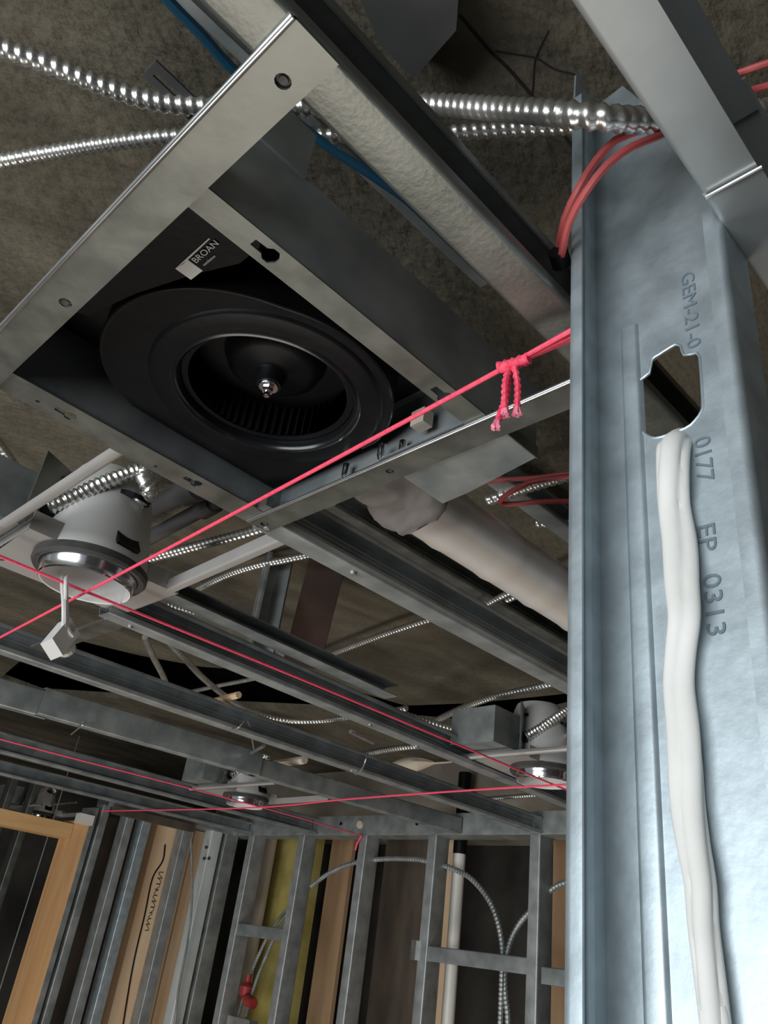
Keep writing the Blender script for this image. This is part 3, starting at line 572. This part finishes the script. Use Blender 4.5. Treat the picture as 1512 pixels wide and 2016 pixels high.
# hangers down from the slab
hx, hy = Z(512, 1240, 1.0).x * 1.12, Z(512, 1240, 1.0).y * 1.12
b = MB(); q = Z(506, 1272, 1.25); b.strip([(q.x - .045, q.y - .03), (q.x - .06, q.y - .02), (q.x - .04, q.y + .04), (q.x + .03, q.y + .012), (q.x + .065, q.y - .065), (q.x + .05, q.y - .07)], f3, 1.2, 1.74, .004)
one(b, 'hanger_stud', M['galv_dull'], 'short galvanized channel hanging from the slab behind the light hanger bar', 'hanger')
q = Z(592, 1312, 1.24); q2 = Z(645, 1105, 1.74); b = MB(); e = Vector((.07, -.065, 0))
b.quadbox([q - e, q + e, q + e + Vector((.01, .01, 0)), q - e + Vector((.01, .01, 0)), q2 - e, q2 + e, q2 + e + Vector((.01, .01, 0)), q2 - e + Vector((.01, .01, 0))])
one(b, 'rusty_strap', M['rust'], 'rusty flat steel hanger strap below the slab in the middle', 'strap', smooth=False)
# scraps and clutter over the frame
b = MB(); C = []
A, B = Z(770, 1508, 1.3), Z(890, 1500, 1.3)
for i in range(12):
    t = i / 11; p = A.lerp(B, t); rr = .085 * (math.sin(math.pi * min(t * 1.2 + .12, 1)) + .15)
    C.append([(p.x + rr * .7 * math.cos(a), p.y + rr * math.cos(a), p.z + rr * .6 * math.sin(a)) for a in [2 * math.pi * k / 10 for k in range(10)]])
b.rings(C); one(b, 'foam_scrap', M['foam'], 'pale torn foam strip lying above the fourth joist', 'foam')
def bar(name, m, label, cat, a, b2, z, r, group=None):
    q = MB(); q.tube([Z(*a, z), Z(*b2, z)], r, 8); return one(q, name, M[m], label, cat, group)
bar('wood_scrap', 'tan', 'thin pale lath above the dark joist, left of the far light', 'lath', (370, 1395), (470, 1368), 1.17, .02)
bar('wood_scrap', 'foam', 'pale rod lying across the frame right of the far light', 'rod', (515, 1508), (600, 1496), 1.19, .03)
bar('metal_rod', 'flex', 'thin grey rod above the far light', 'rod', (340, 1560), (480, 1530), 1.3, .02)
for a, c_, lab in (((495, 1482), (520, 1468), 'small pale clip on the long joist, left one'), ((150, 1580), (40, 1592), 'pale flat bar over the wooden header'), ((690, 1440), (735, 1462), 'curled wire tie above the long joist')):
    bar('steel_tie', 'galv_bright', lab, 'tie', a, c_, 1.12, .012)
for pts, lab in ([((500, 1475, 1.0), (488, 1420, 1.05), (470, 1432, .99), (455, 1440, .99)), 'thin wire tie looped through the slot of the long joist'], [((727, 1470, 1.2), (722, 1490, 1.05), (712, 1515, .99), (700, 1525, .99)), 'thin wire tie bent under the long joist by the foam strip'], [((172, 1410, 1.2), (165, 1425, 1.0), (152, 1436, .99), (140, 1446, .99)), 'thin wire tie bent under the dark joist']):
    b = MB(); b.tube([Z(*p) for p in pts], .004, 6); one(b, 'wire_tie', M['twine'], lab, 'wire', 'wire ties on the joists')
# oval slot pieces in long joist
q = Z(472, 1418, 1.02); b = MB()
wq = Z(118, 1572, 1.08); b = MB(); b.tube([Vector((wq.x, wq.y, 1.75)), Vector((wq.x, wq.y, -3.2))], .006, 6); one(b, 'hanging_wire', M['twine'], 'thin wire hanging straight down in front of the wooden door header', 'wire')

# ------------------------------------------------------------------ far stud wall
def wall_stud(label, y1, dark=False, fw=.090, group='steel studs of the far wall'):
    b = MB(); x = 5.45
    b.strip([(x + .022, y1), (x, y1)][::-1][:0] + [(x, y1 - .0), (x, y1 - fw), (x + .17, y1 - fw), (x + .17, y1), (x + .15, y1)], f3, -5.3, .998, -TH)
    return one(b, 'wall_stud', M['galv_dull' if dark else 'galv_mid'], label, 'stud', group)
for y1, lab, dk in ((7.50, 'far wall stud in the left corner next to the cardboard boards', False), (6.66, 'far wall stud right of the yellow insulation', False), (5.76, 'bright far wall stud below the pink string tail', False), (4.90, 'far wall stud left of the white pipe', False), (3.84, 'far wall stud right of the two curved conduits', False), (2.80, 'far wall stud mostly hidden behind the near stud', False)):
    wall_stud(lab, y1, dk)
for ya_, yb_, z0, lab in ((3.85, 4.82, .045, 'steel blocking across the white pipe in the far wall'), (2.8, 3.72, .0, 'steel blocking at the right end of the far wall'), (6.58, 7.42, .045, 'steel blocking across the yellow insulation in the far wall')):
    b = MB(); b.strip([(5.50, z0 + .11), (5.46, z0 + .11), (5.46, z0), (5.50, z0)], lambda a, b_, t: (a, t, b_), ya_, yb_, TH); one(b, 'blocking', M['galv_dull'], lab, 'blocking', 'steel blocking in the far wall')
b = MB(); b.box((5.41, 4.90, .04), (5.45, 4.95, .18)); one(b, 'stud_clip', M['galv_bright'], 'small bright clip on the left edge of the stud beside the white pipe', 'clip', smooth=False)
def vpipe(label, px, py, r, m, x=6.1, z1=1.2, group='vertical pipes behind the far wall'):
    q = X(px, py, x); b = MB(); b.tube([(x, q.y, -5.3), (x, q.y, z1)], r, 20); return one(b, 'drain_pipe', M[m], label, 'pipe', group)
p1 = vpipe('white plastic pipe with a black coupling behind the far wall', 893, 1850, .055, 'pvc', 5.8, .90)
q = X(893, 1850, 5.8); b = MB(); b.tube([(5.8, q.y, .90), (5.8, q.y, 1.6)], .06, 20); b.build('coupling', M['black'], p1)
vpipe('aged tan plastic pipe left of the yellow insulation', 505, 1800, .085, 'pvc_tan', 5.85, 1.2)
def panel(name, label, m, pxa, pxb, py, x, z0=-5.3, z1=1.2, cat='board', group=None, depth=.05):
    qa, qb = X(pxa, py, x), X(pxb, py, x); b = MB(); b.box((x, min(qa.y, qb.y), z0), (x + depth, max(qa.y, qb.y), z1)); return one(b, name, M[m], label, cat, group, smooth=False)
BG = 'boards standing behind the far wall'
panel('wall_board', 'brown board left of the bright far stud', 'board', 648, 690, 1700, 6.3, group=BG)
panel('wall_board', 'broad dark board right of the bright far stud', 'darkboard', 745, 838, 1800, 6.2, group=BG)
panel('wall_board', 'narrow tan board left of the white plastic pipe', 'tan', 872, 888, 1760, 6.1, group=BG)
panel('wall_board', 'dark brown board at the far right beside the near stud', 'board', 1088, 1150, 1760, 6.3, group=BG)
panel('wall_board', 'brown board left of the aged tan pipe', 'board', 466, 492, 1800, 6.2, group=BG)
panel('insulation_batt', 'yellow insulation strip left of the second far stud', 'insul', 522, 590, 1800, 6.1, cat='insulation', depth=.2)
def conduitX(label, pts, x, r=.02):
    b = MB(); b.flex([X(px, py, x) for px, py in pts], r, .03, 8); return one(b, 'flexible_conduit', M['galv_dull'], label, 'conduit', 'flexible conduits in the far wall')
conduitX('conduit arching across the tops of the far studs', [(612, 1745), (650, 1718), (700, 1698), (760, 1691), (820, 1692), (850, 1698), (885, 1708), (925, 1728), (960, 1768), (980, 1815), (989, 1870), (988, 1930), (985, 2016), (978, 2200)], 5.58, .021)
conduitX('conduit bending up to the right in the far wall', [(1120, 1735), (1090, 1748), (1050, 1788), (1022, 1820), (1003, 1860), (994, 1910), (995, 1960), (1000, 2016), (1000, 2200)], 5.60, .021)
conduitX('doubled conduit slanting across the yellow insulation, upper strand', [(575, 1790), (548, 1830), (525, 1880), (500, 1945), (470, 2060)], 5.62, .016)
conduitX('doubled conduit slanting across the yellow insulation, lower strand', [(570, 1785), (540, 1822), (515, 1868), (490, 1930), (455, 2050)], 5.66, .016)
q = X(482, 1965, 5.6); b = MB(); b.lathe((5.6, q.y, q.z), [(.03, 0), (.07, .03), (.07, .10), (.03, .14), (.03, .2)], 16); vv = one(b, 'red_valve', M['red'], 'red valve body low in the far wall', 'valve')
b = MB(); b.tube([(5.58, q.y - .18, q.z - .03), (5.58, q.y - .05, q.z - .0)], .05, 10); b.build('outlet', M['red'], vv)
q = X(455, 2000, 5.5); b = MB(); b.box((5.5, q.y - .30, q.z - .12), (5.6, q.y + .05, q.z)); one(b, 'switch_box', M['galv_bright'], 'bright metal box below the red valve', 'box', smooth=False)

# ------------------------------------------------------------------ left stud wall and door frame
YW = 7.80
def lstud(label, px, fwpx, m, group='steel studs of the left wall', py=1777, z1=.998, y=YW):
    a = Y(px, py, y); c_ = Y(px + fwpx, py, y); b = MB()
    b.strip([(c_.x, y + .02), (c_.x, y), (a.x, y), (a.x, y + .15), (c_.x, y + .15)], f3, -5.3, z1, -TH)
    return one(b, 'wall_stud', M[m], label, 'stud', group)
lstud('dull stud just right of the wooden door post', 150, 16, 'galv_dull'); lstud('left wall stud, second right of the wooden door post', 205, 17, 'galv_mid'); lstud('left wall stud, third right of the wooden door post', 240, 19, 'galv_blue')
lstud('stud standing in front of the tan written-on sheet', 328, 18, 'galv_mid'); lstud('bright stud with screws right of the tan sheets', 388, 22, 'stud_bright'); lstud('dark stud in the corner of the two walls', 418, 26, 'galv_dull')
b = MB(); a = Y(100, 1777, YW); c_ = Y(131, 1777, YW); b.box((a.x, YW, -5.3), (c_.x, YW + .242, .80))
dpost = one(b, 'door_post', M['wood'], 'orange pine post at the right side of the door opening', 'post', smooth=False)
b = MB(); b.box((-1.0, YW, .635), (a.x - .004, YW + .242, .765)); one(b, 'door_header', M['wood_x'], 'pine header board over the door opening', 'header', smooth=False)
b = MB(); b.box((c_.x + .0, YW - .01, -5.3), (c_.x + .05, YW + .242, .95)); one(b, 'door_post', M['galv_dull'], 'dark steel post fixed to the right of the pine door post', 'post', smooth=False)
for px, w_, lab in ((20, 15, 'grey stud seen through the door opening, nearer the post'), (-30, 15, 'grey stud seen through the door opening at the left edge')):
    lstud(lab, px, w_, 'galv', 'studs seen through the door opening', 1690, 1.4, 9.6)
def lpanel(name, label, m, pxa, pxb, y, z0=-5.3, z1=.99, py=1777):
    a, c_ = Y(pxa, py, y), Y(pxb, py, y); b = MB(); b.box((a.x, y, z0), (c_.x, y + .05, z1)); return one(b, name, M[m], label, 'board', 'sheets standing behind the left wall', smooth=False)
tb = lpanel('plywood_sheet', 'tan sheet with faint handwriting behind the left wall', 'tan', 272, 350, 8.02)
lpanel('plywood_sheet', 'narrow brown sheet left of the handwritten one', 'board', 258, 271, 8.02)
lpanel('plywood_sheet', 'tan sheet between the two bright studs of the left wall', 'tan', 353, 400, 8.04)
lpanel('plywood_sheet', 'dark sheet left of the narrow brown one', 'darkboard', 150, 255, 8.6)
b = MB()
pts = []
for k in range(40):
    t = k / 39; px = 318 - 30 * t; py = 1715 + 120 * t; pts.append(Y(px + 5 * math.sin(k * 2.1) * (1 - .3 * t), py + 3 * math.cos(k * 1.7), 8.016))
b.tube(pts, .0035, 5); b.build('handwriting', M['iron'], tb)
b = MB(); b.tube([Y(325, 1663, 8.015), Y(320, 1695, 8.015), Y(300, 1730, 8.015), Y(285, 1800, 8.015), Y(262, 1900, 8.015), Y(240, 2030, 8.015)], .008, 6); one(b, 'black_cable', M['black'], 'dark thin cable running down the tan written-on sheet', 'cable')
b = MB(); b.tube([Y(376, 1650, 7.7), Y(378, 1760, 7.7), Y(370, 1850, 7.72), Y(350, 1960, 7.74), Y(340, 2080, 7.76)], .012, 8); one(b, 'grey_cable', M['galv_dull'], 'grey cable slanting down in front of the bright stud', 'cable')
for i, (px, py) in enumerate(((406, 1668), (402, 1690), (411, 1690))):
    q = Y(px, py, YW - .003); b = MB(); b.lathe((q.x, q.y, q.z), [(.001, -.01), (.016, -.006), (.018, .004)], 10, 'y')
    b.build('screw', M['iron'], [o for o in COL.objects if o.get('label') == 'bright stud with screws right of the tan sheets'][0])
b = MB(); b.box((3.95, 7.72, .93), (4.9, 7.80, 1.0)); one(b, 'ledger_track', M['darkboard'], 'dark reddish ledger under the joists in the left corner', 'ledger', smooth=False)
q = Y(160, 1612, 7.7); b = MB(); b.box((q.x - .02, 7.7, q.z - .04), (q.x + .13, 7.79, q.z + .05)); one(b, 'joint_plate', M['pvc'], 'pale plate over the top of the pine door post', 'plate', smooth=False)
